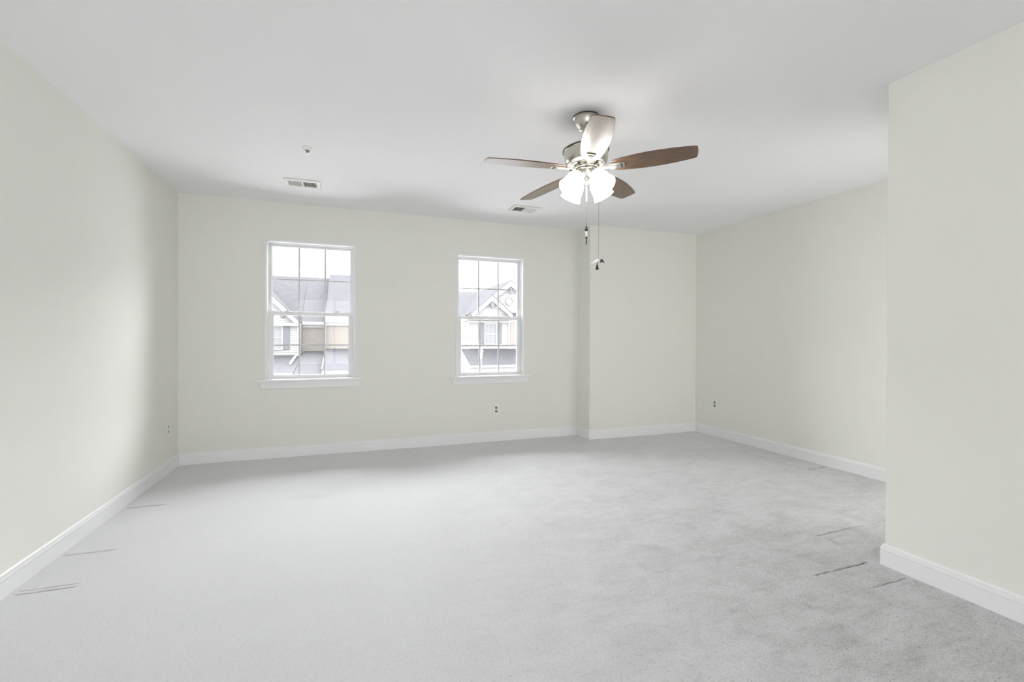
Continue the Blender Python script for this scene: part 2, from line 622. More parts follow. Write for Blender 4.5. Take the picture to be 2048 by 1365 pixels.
baseboard('baseboard_left', (XL, YR), (XL, YB), (1, 0), 0, -1)
baseboard('baseboard_back', (XL, YB), (XB, YB), (0, -1), -1, -1)
baseboard('baseboard_back_return', (XB, YB), (XB, YB2), (-1, 0), -1, 1)
baseboard('baseboard_back_right', (XB, YB2), (XR, YB2), (0, -1), 1, -1)
baseboard('baseboard_right', (XR, YB2), (XR, YS), (-1, 0), -1, -1)
baseboard('baseboard_near_end', (XR, YS), (DR[1] + 0.06, YS), (0, 1), -1, 0)
baseboard('baseboard_near_post', (DR[0] - 0.06, YS), (XS, YS), (0, 1), 0, 1)
dw = empty('added_doorway', ((DR[0] + DR[1]) / 2, YS, 0))  # unseen doorway added to hold the fill light
struct(dw)
MB().box(DR[0] - 0.06, DR[0], YS, YS + 0.015, 0, DR[3] + 0.06).box(DR[1], DR[1] + 0.06, YS, YS + 0.015, 0, DR[3] + 0.06).box(
    DR[0], DR[1], YS, YS + 0.015, DR[3], DR[3] + 0.06).build('added_casing', m_trim, dw)
baseboard('baseboard_near_right', (XS, YS), (XS, YR), (-1, 0), 1, 0)

# ------------------------------------------------------------------ windows
def ring(mb, x0, x1, z0, z1, wl, wr, wb, wt, y0, y1):
    """rectangular frame, members wl/wr/wb/wt wide, no overlaps"""
    mb.box(x0, x0 + wl, y0, y1, z0, z1)
    mb.box(x1 - wr, x1, y0, y1, z0, z1)
    mb.box(x0 + wl, x1 - wr, y0, y1, z0, z0 + wb)
    mb.box(x0 + wl, x1 - wr, y0, y1, z1 - wt, z1)
    return mb


def window(name, W, sill, apron, zmeet):
    x0, x1, z0, z1 = W
    root = empty(name, ((x0 + x1) / 2, YB, z0))
    struct(root)
    # casing strip and jamb lining
    c = 0.018
    mb = MB()
    mb.box(x0 - c, x0, YB - 0.009, YB, z0, z1 + c)
    mb.box(x1, x1 + c, YB - 0.009, YB, z0, z1 + c)
    mb.box(x0, x1, YB - 0.009, YB, z1, z1 + c)
    mb.build('window_casing', m_trim, root, bevel=0.002)
    mb = MB()
    t = 0.004
    mb.box(x0, x0 + t, YB - 0.006, YB + 0.05, z0, z1)
    mb.box(x1 - t, x1, YB - 0.006, YB + 0.05, z0, z1)
    mb.box(x0 + t, x1 - t, YB - 0.006, YB + 0.05, z1 - t, z1)
    mb.build('jamb_liner', m_trim, root)
    fr = ring(MB(), x0, x1, z0, z1, 0.013, 0.013, 0.012, 0.013, YB + 0.05, YB + 0.15)
    fo = fr.build('window_frame', m_vinyl, root, bevel=0.0015)
    fx0, fx1, fz0, fz1 = x0 + 0.013, x1 - 0.013, z0 + 0.012, z1 - 0.013

    def sash(nm, a0, a1, b0, b1, wl, wb, wt, y0, y1):
        so = ring(MB(), a0, a1, b0, b1, wl, wl, wb, wt, y0, y1).build(nm, m_vinyl, root, bevel=0.003)
        gx0, gx1, gz0, gz1 = a0 + wl, a1 - wl, b0 + wb, b1 - wt
        ym = (y0 + y1) / 2
        g = MB().box(gx0 - 0.004, gx1 + 0.004, ym + 0.006, ym + 0.0085, gz0 - 0.004, gz1 + 0.004).build('glass_pane', m_glass, so)
        gr = MB()
        for k in (1, 2):
            x = gx0 + (gx1 - gx0) * k / 3
            gr.box(x - 0.008, x + 0.008, ym - 0.004, ym + 0.004, gz0, gz1)
        z = (gz0 + gz1) / 2
        xp = gx0
        for k in (1, 2, 3):
            x = gx0 + (gx1 - gx0) * k / 3
            gr.box(xp, (x - 0.008) if k < 3 else gx1, ym - 0.004, ym + 0.004, z - 0.007, z + 0.007)
            xp = x + 0.008
        gr.build('window_grille', m_grille, so)
        for ch in so.children:
            ch.location = (0, 0, 0)
        return so
    sash('upper_sash', fx0, fx1, zmeet, fz1, 0.021, 0.034, 0.020, YB + 0.092, YB + 0.122)
    lo = sash('lower_sash', fx0, fx1, fz0, zmeet + 0.036, 0.036, 0.026, 0.038, YB + 0.056, YB + 0.088)
    # two cam locks on the meeting rail
    for fx in (0.2, 0.8):
        lx = fx0 + (fx1 - fx0) * fx
        lk = MB().box(lx - 0.022, lx + 0.022, YB + 0.060, YB + 0.084, zmeet + 0.036, zmeet + 0.043)
        lk.box(lx - 0.002, lx + 0.020, YB + 0.058, YB + 0.070, zmeet + 0.043, zmeet + 0.050)
        k = lk.build('sash_lock', m_vinyl, lo)
        k.location = (0, 0, 0)
    # stool with horns and apron below
    st = MB()
    s0, s1 = sill
    st.box(s0, s1, YB - 0.042, YB, z0 - 0.020, z0)
    st.box(x0, x1, YB, YB + 0.05, z0 - 0.020, z0)
    st.build('window_sill', m_trim, root, bevel=0.004)
    a0, a1 = apron
    ap = MB().prism([(a0, z0 - 0.020), (a1, z0 - 0.020), (a1 - 0.012, z0 - 0.088), (a0 + 0.012, z0 - 0.088)],
                    YB - 0.016, YB, axis='y')
    ap.build('window_apron', m_trim, root, bevel=0.003)
    return root


window('window_1', W1, (-0.790, 0.143), (-0.772, 0.128), 1.366)
window('window_2', W2, (1.038, 1.978), (1.060, 1.958), 1.360)

# unseen wide window added behind the camera to let in sky light
w3 = empty('added_rear_window', ((WR[0] + WR[1]) / 2, YR, WR[2]))
struct(w3)
mb = ring(MB(), WR[0], WR[1], WR[2], WR[3], 0.04, 0.04, 0.04, 0.04, YR - 0.10, YR - 0.02)
mb.box(-0.32, -0.28, YR - 0.10, YR - 0.02, WR[2] + 0.04, WR[3] - 0.04)
mb.build('window_frame', m_vinyl, w3)

# ------------------------------------------------------------------ ceiling fan
FX, FY = 1.312, 2.357
fan = empty('ceiling_fan', (FX, FY, H))
tag(fan, 'brushed nickel ceiling fan with five walnut blades and four lit glass shades', 'ceiling fan')
CT = Vector((0, 0, 2.20))


def tilt(p):
    """the hanging assembly sits slightly off plumb in its ball joint; p relative to the fan axis"""
    return Vector((FX + p.x + 0.018 * (CT.z - p.z), FY + p.y - 0.037 * (CT.z - p.z), p.z + 0.018 * p.x - 0.037 * p.y))


def straight(p):
    return Vector((FX + p.x, FY + p.y, p.z))


can = MB().lathe([(0.0, 2.4395), (0.071, 2.4395), (0.0745, 2.436), (0.0745, 2.431), (0.069, 2.428), (0.068, 2.418), (0.066, 2.405),
                  (0.058, 2.385), (0.045, 2.368), (0.034, 2.359), (0.024, 2.356), (0.0, 2.356)], 48, straight).build('canopy', m_nickel, fan, smooth=True)
rim = MB().lathe([(0.0746, 2.4395), (0.0768, 2.4385), (0.0768, 2.4335), (0.0746, 2.4325)], 48, straight).build('canopy_ring', m_dark_metal, can, smooth=True)
MB().lathe([(0.0, 2.352), (0.014, 2.350), (0.021, 2.342), (0.018, 2.334), (0.0125, 2.330), (0.0125, 2.285), (0.022, 2.284), (0.024, 2.268), (0, 2.268)],
           24, straight).build('downrod', m_nickel, fan, smooth=True)
mot = MB().lathe([(0.0, 2.268), (0.055, 2.268), (0.100, 2.262), (0.125, 2.252), (0.1325, 2.243), (0.1325, 2.238), (0.1290, 2.234),
                  (0.1280, 2.215), (0.1255, 2.190), (0.121, 2.170), (0.115, 2.163), (0.111, 2.160), (0.111, 2.157),
                  (0.106, 2.154), (0.102, 2.154), (0.100, 2.148), (0.090, 2.146), (0, 2.146)], 64, tilt).build('motor_housing', m_nickel, fan, smooth=True)
MB().lathe([(0.1327, 2.2450), (0.1350, 2.2435), (0.1350, 2.2375), (0.1327, 2.2360)], 64, tilt).build('housing_band', m_dark_metal, mot, smooth=True)
MB().lathe([(0.0, 2.1455), (0.076, 2.1455), (0.078, 2.142), (0.078, 2.132), (0.074, 2.129), (0.0, 2.129)], 48, tilt).build('rotor_hub', m_nickel, fan, smooth=True)
swh = MB().lathe([(0.0, 2.1285), (0.060, 2.1285), (0.066, 2.126), (0.0665, 2.121), (0.064, 2.118), (0.063, 2.088), (0.057, 2.078), (0.040, 2.068),
                  (0.018, 2.063), (0.013, 2.060), (0.013, 2.050), (0.008, 2.043), (0.0, 2.041)], 48, tilt).build('switch_housing', m_nickel, fan, smooth=True)

# motor housing screws seen between the blade arms
for k in range(5):
    a = math.radians(176.3 + 36 + 72 * k)
    c = Vector((0.090 * math.cos(a), 0.090 * math.sin(a), 0))
    MB().lathe([(0.0, 2.134), (0.007, 2.136), (0.009, 2.141), (0.009, 2.1458)], 12,
               lambda p, c=c: tilt(p + c)).build('housing_screw', m_dark_metal, mot, smooth=True)

R_TIP = 0.602
BL = [(0.150, 0.034), (0.158, 0.044), (0.175, 0.052), (0.21, 0.060), (0.27, 0.068), (0.34, 0.073), (0.41, 0.0735), (0.48, 0.069),
      (0.54, 0.062), (0.585, 0.055), (0.597, 0.051)]
PIT = math.radians(11)
for k in range(5):
    a = math.radians(176.3 + 72 * k)
    ca, sa = math.cos(a), math.sin(a)

    def place(p, ca=ca, sa=sa):
        # p = (radial, sideways (+ = anticlockwise), height above blade plane)
        s, h = p.y, p.z
        s2 = s * math.cos(PIT) + h * math.sin(PIT)
        h2 = -s * math.sin(PIT) + h * math.cos(PIT)
        return tilt(Vector((p.x * ca - s2 * sa, p.x * sa + s2 * ca, 2.1345 + h2)))
    out = [(r, w) for r, w in BL]
    tip = [(R_TIP + 0.004 * math.cos(t * math.pi / 2), 0.048 * -t) for t in [-1, -0.66, -0.33, 0, 0.33, 0.66, 1]]
    poly = out + tip + [(r, -w) for r, w in reversed(BL)]
    # rounded edge: three layers
    mbb = MB()
    n = len(poly)
    cx = 0.38
    vs = []
    for (zz, ins) in ((-0.0030, 0.0012), (-0.0018, 0.0), (0.0018, 0.0), (0.0030, 0.0012)):
        for (r, w) in poly:
            vs.append((r - ins * (1 if r > cx else -1) * (1 if (r > 0.59 or r < 0.155) else 0), w - math.copysign(ins, w) * (abs(w) > 0.03), zz))
    fs = []
    for l in range(3):
        fs += [(l * n + i, l * n + (i + 1) % n, (l + 1) * n + (i + 1) % n, (l + 1) * n + i) for i in range(n)]
    m_ = n // 2
    # cap faces as strips across the blade
    half = len(out)
    for base, flip in ((0, False), (3 * n, True)):
        fs.append(tuple(base + i for i in range(n)) if not flip else tuple(base + i for i in reversed(range(n))))
    me = None
    # local frame mesh so that the grain follows each blade
    ob = MB().add(vs, fs)
    blade_me_pts = [Vector(p) for p in ob.v]
    # express in a local object frame aligned with the blade
    O = place(Vector((0, 0, 0)))
    ex = (place(Vector((1, 0, 0))) - O)
    ey = (place(Vector((0, 1, 0))) - O)
    ez = (place(Vector((0, 0, 1))) - O)
    MW = Matrix((ex, ey, ez)).transposed().to_4x4()
    MW.translation = O - Vector((FX, FY, H))
    b_ = ob.build('fan_blade', m_blade, fan)
    b_.location = (0, 0, 0)
    b_.matrix_local = MW
    # blade iron: narrow arm flaring into a plate under the blade root
    iron = MB()
    top = [(0.074, 0.011), (0.105, 0.009), (0.128, 0.013), (0.140, 0.024), (0.150, 0.0265), (0.212, 0.0265), (0.220, 0.022)]
    pl = top + [(r, -w) for r, w in reversed(top)]
    def lift(r):
        return -0.0035 if r > 0.13 else -0.0015
    vs = [(r, w, lift(r)) for r, w in pl] + [(r, w, lift(r) - 0.006) for r, w in pl]
    n2 = len(pl)
    fs = [tuple(range(n2)), tuple(range(2 * n2 - 1, n2 - 1, -1))] + [(i, (i + 1) % n2, (i + 1) % n2 + n2, i + n2) for i in range(n2)]
    iron.add(vs, fs, place)
    # raised rib on the underside
    iron.prism([(0.108, -0.0045), (0.186, -0.0045), (0.186, -0.0125), (0.112, -0.0125)], -0.0085, 0.0085, axis='y', T=place)
    io = iron.build('blade_arm', m_nickel, b_, bevel=0.0012)
    io.parent = b_
    io.matrix_parent_inverse = Matrix.Identity(4)
    inv = (Matrix.Translation(Vector((FX, FY, H))) @ MW).inverted()
    for v in io.data.vertices:
        v.co = inv @ v.co
    io.location = (0, 0, 0)
    so = MB().box(0.197, 0.206, -0.019, 0.019, -0.0115, -0.0094)
    s_ = so.build('arm_slot', m_dark_metal, b_)
    s_.location = (0, 0, 0)

# light kit: four arms, sockets and bell shades
for k in range(4):
    a = math.radians(196 + 90 * k)
    ca, sa = math.cos(a), math.sin(a)
    fit = Vector((0.062, 0, 2.094))
    rimc = Vector((0.141, 0, 1.999))
    ax = (rimc - fit).normalized()
    side = Vector((0, 1, 0))
    nn = side.cross(ax)

    def plc(p, ca=ca, sa=sa):
        q = fit + ax * p.z + side * p.x + nn * p.y
        return tilt(Vector((q.x * ca - q.y * sa, q.x * sa + q.y * ca, q.z)))
    arm = MB().tube([(0, 0, -0.030), (0, 0, -0.012), (0, 0, 0.0)], [0.011, 0.013, 0.016], 16, plc)
    ar = arm.build('lamp_arm', m_nickel, fan, smooth=True)
    MB().lathe([(0.0, -0.002), (0.024, -0.002), (0.0275, 0.002), (0.0275, 0.012), (0.026, 0.014), (0, 0.014)], 28, plc).build('lamp_socket', m_nickel, ar, smooth=True)
    pr = [(0.0265, 0.008), (0.034, 0.014), (0.043, 0.026), (0.0495, 0.042), (0.0515, 0.060), (0.0515, 0.078), (0.0535, 0.096),
          (0.0585, 0.112), (0.0640, 0.124), (0.0625, 0.125), (0.0565, 0.113), (0.0515, 0.097), (0.0495, 0.078), (0.0495, 0.060),
          (0.0475, 0.043), (0.041, 0.028), (0.033, 0.017), (0.0265, 0.012)]
    sh = MB().lathe(pr + [pr[0]], 36, plc).build('lamp_shade', m_shade, fan, smooth=True)
    tp = [(0.0634 + 0.0010 * math.cos(q * math.pi / 3), 0.1252 + 0.0010 * math.sin(q * math.pi / 3)) for q in range(7)]
    MB().lathe(tp, 36, plc).build('shade_outline', m_rim, sh, smooth=True)  # thin dark ring added as a painted outline of the bright mouth
    MB().lathe([(0.0, 0.100), (0.012, 0.098), (0.022, 0.090), (0.028, 0.078), (0.028, 0.066), (0.020, 0.048), (0.013, 0.034), (0.013, 0.016), (0, 0.016)],
               20, plc).build('light_bulb', m_bulb, sh, smooth=True)

for ar in fan.children:
    for ch in ar.children:
        if ch.name.split('.')[0] in ('lamp_socket', 'light_bulb', 'shade_outline', 'canopy_ring', 'housing_band', 'housing_screw'):
            ch.location = (0, 0, 0)

# pull chains
def chain(x, y, ztop, zbot, rr=0.0011, pitch=0.0055):
    mb = MB()
    mb.tube([(x, y, ztop), (x, y, zbot)], rr * 0.55, 6)
    z = ztop
    while z > zbot:
        mb.lathe([(0, rr), (rr * 0.8, rr * 0.6), (rr, 0), (rr * 0.8, -rr * 0.6), (0, -rr)], 6, lambda p, z=z: Vector((x + p.x, y + p.y, z + p.z)))
        z -= pitch
    return mb


cx, cy = FX + 0.005, FY + 0.002
c1 = chain(cx, cy, 2.045, 1.822).build('pull_chain', m_chain, fan, smooth=True)


def at(x, y, z):
    return lambda p: Vector((x + p.x, y + p.y, z + p.z))


def part(mb, name, m, par):
    o = mb.build(name, m, par, smooth=True)
    o.location = (0, 0, 0)
    return o


part(MB().lathe([(0, 1.960), (0.0032, 1.958), (0.0036, 1.950), (0.0036, 2.036), (0, 2.038)], 12, at(cx, cy, 0)), 'lit_chain_top', m_white, c1)  # white colour stands in for lamp light on the top of the chain
part(MB().lathe([(0, 1.803), (0.0045, 1.801), (0.0055, 1.797), (0.0045, 1.792), (0.003, 1.789), (0.0088, 1.787), (0.0090, 1.777), (0.0060, 1.775), (0, 1.775)],
                16, at(cx, cy, 0)), 'dark_pendant_cap', m_black, c1)
part(MB().lathe([(0, 1.775), (0.006, 1.774), (0.0078, 1.765), (0.0070, 1.752), (0.0045, 1.744), (0, 1.743)], 16, at(cx, cy, 0)), 'white_pendant', m_white, c1)
part(MB().lathe([(0, 1.743), (0.0042, 1.741), (0.0056, 1.735), (0.0042, 1.729), (0.0018, 1.726), (0.0030, 1.722), (0.0042, 1.714),
                 (0.0028, 1.710), (0.0045, 1.705), (0.0028, 1.699), (0, 1.697)], 16, at(cx, cy, 0)), 'dark_pendant_beads', m_black, c1)
part(MB().tube([(cx, cy, 1.822), (cx + 0.001, cy, 1.812), (cx, cy, 1.803)], 0.0014, 6), 'pendant_link', m_black, c1)

qx, qy = 1.3705, 2.312
c2 = chain(qx, qy, 2.105, 1.610, 0.0015).build('pull_chain', m_chain, fan, smooth=True)
part(MB().tube([(FX + 0.040, FY - 0.035, 2.105), (qx - 0.004, qy + 0.004, 2.107), (qx, qy, 2.104)], 0.0022, 8), 'chain_guide', m_nickel, c2)
# ornament hanging from it: a white tapering wing, a dark hooked crest and a dark hanging fob
e = Vector((math.cos(YAW), -math.sin(YAW), 0))


def orn(u, w, d=0.0):
    """u to the side, w up, d in depth, all metres from the chain end"""
    return Vector((qx, qy, 1.600)) + e * u + Vector((0, 0, w)) + Vector((e.y, -e.x, 0)) * d


part(MB().tube([orn(-0.051, -0.030), orn(-0.040, -0.022), (orn(-0.025, -0.014)), orn(-0.012, -0.007), orn(-0.002, -0.001), orn(0.004, 0.002)],
               [0.0008, 0.0036, 0.0072, 0.0095, 0.0085, 0.0035], 14), 'white_ornament_wing', m_white, c2)
part(MB().tube([orn(0.008, -0.012), orn(0.013, -0.010), orn(0.017, -0.003), orn(0.014, 0.004), orn(0.011, 0.006)],
               [0.0020, 0.0045, 0.0058, 0.0052, 0.0020], 10).tube([orn(0.012, 0.004), orn(0.018, 0.003), orn(0.026, -0.006), orn(0.034, -0.015)],
               [0.0040, 0.0062, 0.0050, 0.0014], 10), 'dark_ornament_crest', m_black, c2)
part(MB().tube([orn(0.0, -0.002), orn(-0.002, -0.012), orn(-0.006, -0.024)], [0.0016, 0.0022, 0.003], 8).tube(
    [orn(-0.006, -0.022), orn(-0.007, -0.036), orn(-0.007, -0.050), orn(-0.006, -0.056)], [0.003, 0.0070, 0.0105, 0.0045], 12),
    'dark_ornament_fob', m_black, c2)
part(MB().tube([orn(0.004, -0.010), orn(0.006, -0.022), orn(0.002, -0.032)], [0.001, 0.0022, 0.001], 8), 'white_ornament_tail', m_white, c2)

# ------------------------------------------------------------------ ceiling registers
def register(x0, x1, y0, y1, label):
    root = empty('ceiling_vent', ((x0 + x1) / 2, (y0 + y1) / 2, H))
    tag(root, label, 'vent', 'ceiling air registers')
    zb = H - 0.011
    bx, by = 0.028, 0.032
    xm = (x0 + x1) / 2
    mb = MB()
    mb.box(x0, x1, y0, y0 + by, zb, H)
    mb.box(x0, x1, y1 - by, y1, zb, H)
    mb.box(x0, x0 + bx, y0 + by, y1 - by, zb, H)
    mb.box(x1 - bx, x1, y0 + by, y1 - by, zb, H)
    mb.box(xm - 0.005, xm + 0.005, y0 + by, y1 - by, zb, H)
    mb.build('vent_frame', m_vent, root, bevel=0.003)
    MB().box(x0 + bx, x1 - bx, y0 + by, y1 - by, H - 0.0012, H).build('duct_backing', m_cavity, root)
    for s, (a, b) in ((1, (x0 + bx, xm - 0.005)), (-1, (xm + 0.005, x1 - bx))):
        lv = MB()
        n = 9
        for k in range(n):
            c = a + (b - a) * (k + 0.5) / n
            dx, dz = 0.0030 * s, 0.0042
            lv.add([(c - dx - 0.0005, y0 + by, H - 0.006 - dz), (c - dx + 0.0005, y0 + by, H - 0.006 - dz),
                    (c + dx + 0.0005, y0 + by, H - 0.006 + dz), (c + dx - 0.0005, y0 + by, H - 0.006 + dz),
                    (c - dx - 0.0005, y1 - by, H - 0.006 - dz), (c - dx + 0.0005, y1 - by, H - 0.006 - dz),
                    (c + dx + 0.0005, y1 - by, H - 0.006 + dz), (c + dx - 0.0005, y1 - by, H - 0.006 + dz)],
                   [(0, 1, 2, 3), (7, 6, 5, 4), (0, 4, 5, 1), (1, 5, 6, 2), (2, 6, 7, 3), (3, 7, 4, 0)])
        lv.build('vent_louvres', m_vent, root)
    lev = MB().box(x1 - 0.020, x1 - 0.014, (y0 + y1) / 2 - 0.012, (y0 + y1) / 2 + 0.012, zb - 0.004, zb)
    lev.build('damper_lever', m_vent, root)


register(-0.484, -0.212, 4.083, 4.280, 'white ceiling air register above the left window, beside the sprinkler')
register(1.520, 1.800, 4.130, 4.330, 'white ceiling air register above the right window, behind the fan')

# ------------------------------------------------------------------ sprinkler head
sp = empty('fire_sprinkler', (-0.254, 3.395, H))
tag(sp, 'small white pendant fire sprinkler on the ceiling near the left register', 'sprinkler')
S = at(-0.254, 3.395, H)
MB().lathe([(0, 0), (0.031, 0), (0.0325, -0.003), (0.030, -0.007), (0.024, -0.015), (0.019, -0.020), (0.017, -0.020), (0.017, -0.012), (0, -0.012)], 32, S
           ).build('escutcheon', m_white, sp, smooth=True)
MB().lathe([(0, -0.012), (0.007, -0.012), (0.008, -0.028), (0.006, -0.036), (0, -0.036)], 16, S).build('sprinkler_body', m_grey_plastic, sp, smooth=True)
MB().lathe([(0, -0.036), (0.012, -0.037), (0.013, -0.039), (0.012, -0.041), (0, -0.041)], 20, S).build('deflector', m_white, sp, smooth=True)

# ------------------------------------------------------------------ outlets
def outlet(loc, rz, label, w=0.070, h=0.114, mr=None):
    root = empty('wall_outlet', loc)
    tag(root, label, 'outlet', 'duplex wall outlets')
    T = Matrix.Translation(loc) @ Matrix.Rotation(rz, 4, 'Z')
    # local: x sideways, y out of the wall (negative = into the room), z up
    MB().prism([(-w / 2, -h / 2), (w / 2, -h / 2), (w / 2, h / 2), (-w / 2, h / 2)], -0.0055, 0, axis='y', T=T).build('cover_plate', m_white, root, bevel=0.002)
    for sgn in (-1, 1):
        zc = sgn * 0.0195
        pts = []
        for k in range(20):
            t = 2 * math.pi * k / 20
            pts.append((max(-0.0150, min(0.0150, 0.0172 * math.cos(t))), zc + 0.0142 * math.sin(t)))
        r = MB().prism(pts, -0.0075, -0.0056, axis='y', T=T).build('receptacle', mr or m_grey_plastic, root)
        s = MB()
        s.box(-0.0068, -0.0048, -0.0079, -0.0076, zc - 0.001, zc + 0.007, T)
        s.box(0.0048, 0.0068, -0.0079, -0.0076, zc - 0.001, zc + 0.007, T)
        s.box(-0.002, 0.002, -0.0079, -0.0076, zc - 0.009, zc - 0.005, T)
        q = s.build('outlet_slots', m_slot, r)
        q.location = (0, 0, 0)
    MB().lathe([(0, -0.0012), (0.002, -0.001), (0.0028, 0)], 10,
               T=lambda p: T @ Vector((p.x, -0.0055 + p.z, p.y))).build('cover_screw', m_white, root)


outlet((1.571, YB, 0.352), 0, 'white wall outlet with grey receptacles below the right window')
outlet((XR, 4.238, 0.376), math.radians(-90), 'white wall outlet on the right side wall')
outlet((XL, 4.600, 0.368), math.radians(90), 'faint wall outlet on the left wall by the back corner', mr=m_pale_plastic)

# ------------------------------------------------------------------ outside: ground, houses, lamp post
GZ = -2.9
struct(MB().add([(-70, 8, GZ), (90, 8, GZ), (90, 120, GZ), (-70, 120, GZ)], [(0, 1, 2, 3)]).build('ground', m_ground))


def siding_front(x0, x1, z0, z1, y, step=0.145, lip=0.022, top=None):
    """lapped boards on a wall facing -y; top(x) optional gable limit handled by clipping each course"""
    mb = MB()
    z = z0
    while z < z1 - 1e-4:
        zz = min(z + step, z1)
        a0, a1, b0, b1 = x0, x1, x0, x1
        if top:
            a0, a1 = top(z)
            b0, b1 = top(zz)
        if a1 - a0 > 0.02:
            mb.add([(a0, y - lip, z), (a1, y - lip, z), (b1, y, zz), (b0, y, zz), (a0, y, z), (a1, y, z)],
                   [(0, 1, 2, 3), (4, 5, 1, 0), (0, 3, 4), (1, 5, 2)])
        z = zz
    return mb


def siding_left(x, y0, y1, z0, z1, step=0.145, lip=0.022):
    mb = MB()
    z = z0
    while z < z1 - 1e-4:
        zz = min(z + step, z1)
        mb.add([(x - lip, y0, z), (x - lip, y1, z), (x, y1, zz), (x, y0, zz), (x, y0, z), (x, y1, z)],
               [(0, 1, 2, 3), (4, 5, 1, 0)])
        z = zz
    return mb


def slab(mb, a, b, c, d, t=0.12):
    """roof slab: quad a,b,c,d (top surface) with thickness t downward"""
    q = [Vector(p) for p in (a, b, c, d)]
    return mb.add(q + [p - Vector((0, 0, t)) for p in q],
                  [(0, 1, 2, 3), (7, 6, 5, 4), (0, 4, 5, 1), (1, 5, 6, 2), (2, 6, 7, 3), (3, 7, 4, 0)])


def far_window(root, x0, x1, z0, z1, y):
    w = 0.075
    f = ring(MB(), x0, x1, z0, z1, w, w, w, w, y - 0.06, y - 0.005)
    zm = (z0 + z1) / 2
    f.box(x0 + w, x1 - w, y - 0.055, y - 0.008, zm - 0.035, zm + 0.035)
    fo = f.build('house_window', m_outtrim, root)
    p = MB().box(x0 + w, x1 - w, y - 0.020, y - 0.006, z0 + w, zm - 0.035)
    p.box(x0 + w, x1 - w, y - 0.020, y - 0.006, zm + 0.035, z1 - w)
    po = p.build('house_window_pane', m_outpane, fo)
    po.location = (0, 0, 0)
    g = MB()
    for k in (1, 2):
        x = x0 + w + (x1 - x0 - 2 * w) * k / 3
        g.box(x - 0.012, x + 0.012, y - 0.034, y - 0.022, z0 + w, z1 - w)
    g.build('house_window_grille', m_outtrim, fo).location = (0, 0, 0)


# --- house A: white siding with a front gable, left window view
A = empty('townhouse', (-5.4, 30, GZ))
tag(A, 'white sided house with a front gable, seen at the left of the left window', 'house', 'houses across the street')
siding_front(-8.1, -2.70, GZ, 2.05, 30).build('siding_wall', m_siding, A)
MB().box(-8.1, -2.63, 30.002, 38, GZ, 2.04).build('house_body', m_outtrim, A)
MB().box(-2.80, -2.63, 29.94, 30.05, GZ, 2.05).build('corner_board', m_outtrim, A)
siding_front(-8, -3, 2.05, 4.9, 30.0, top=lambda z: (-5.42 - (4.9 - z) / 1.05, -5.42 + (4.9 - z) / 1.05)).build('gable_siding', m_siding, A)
mb = MB()
for s in (-1, 1):
    xe, xp = -5.42 + s * 2.85, -5.42
    mb.prism([(xe, 2.02), (xp, 5.02), (xp, 4.66), (xe - s * 0.33, 2.02)] if s > 0 else [(xe, 2.02), (xe + 0.33, 2.02), (xp, 4.66), (xp, 5.02)],
             29.62, 29.72, axis='y')
mb.box(-8.2, -2.62, 29.72, 29.98, 1.86, 2.04)
mb.build('gable_fascia', m_outtrim, A)
mb = MB()
for s in (-1, 1):
    slab(mb, (-5.42, 29.6, 5.07), (-5.42 + s * 2.78, 29.6, 2.14), (-5.42 + s * 2.78, 33, 2.14), (-5.42, 34.5, 5.07), 0.05)
slab(mb, (-9.0, 30.9, 2.15), (-2.625, 30.9, 2.15), (-2.625, 36, 5.56), (-9.0, 36, 5.56), 0.1)
slab(mb, (-9.0, 36, 5.56), (-2.625, 36, 5.56), (-2.625, 41, 2.15), (-9.0, 41, 2.15), 0.1)
mb.build('shingle_roof', m_roof, A)
V = lambda x, z, y: (lambda p: Vector((x + p.x, y + p.z, z + p.y)))
MB().lathe([(0.07, 0), (0.075, -0.03), (0.11, -0.03), (0.115, 0)], 20, V(-3.59, 2.44, 29.93)).build('round_vent', m_shutter, A)
far_window(A, -4.42, -3.56, 0.45, 1.87, 29.97)
MB().box(-3.55, -3.21, 29.92, 29.97, 0.48, 1.86).build('window_shutter', m_shutter, A)
MB().box(-4.77, -4.43, 29.92, 29.97, 0.48, 1.86).build('window_shutter', m_shutter, A)
# garage wing
mb = slab(MB(), (-8.2, 29.93, 0.12), (-2.52, 29.93, 0.12), (-2.52, 25, -0.62), (-8.2, 25, -0.62), 0.06)
mb.build('garage_roof', m_roof, A)
MB().box(-8.1, -2.53, 25.1, 29.9, GZ, -0.72).box(-8.2, -2.52, 24.92, 25.04, -0.80, -0.60).build('garage_wall', m_outtrim, A)
MB().tube([(-2.72, 29.85, 0.14), (-2.80, 29.2, 0.10), (-2.86, 27.0, -0.24)], 0.07, 8).build('downspout', m_outtrim, A)

# --- house B: pale brick, two stepped sections
B = empty('townhouse', (-0.2, 30.5, GZ))
tag(B, 'pale peach brick house with stepped grey roofs, seen in the left window', 'house', 'houses across the street')
MB().box(-2.62, -1.22, 31, 37, GZ, 2.0).box(-1.20, 3.2, 30, 37, GZ, 2.1).build('brick_wall', m_brick, B)
mb = slab(MB(), (-2.62, 30.7, 2.15), (-1.22, 30.7, 2.15), (-1.22, 36, 5.56), (-2.62, 36, 5.56), 0.08)
slab(mb, (-1.20, 29.75, 2.52), (3.3, 29.75, 2.52), (3.3, 36, 5.84), (-1.20, 36, 5.84), 0.25)
mb.build('shingle_roof', m_roof, B)
MB().box(-2.58, -1.22, 30.60, 30.69, 1.98, 2.16).box(-2.58, -1.22, 30.85, 30.999, 1.80, 1.98).build('roof_gutter', m_outtrim, B)
MB().box(-1.22, 3.3, 29.60, 29.74, 2.16, 2.48).box(-1.20, 3.2, 29.85, 29.99, 1.92, 2.14).build('roof_gutter', m_outtrim, B)
MB().box(-1.24, -1.205, 29.60, 30.99, 0.48, 2.2).build('corner_board', m_outtrim, B)
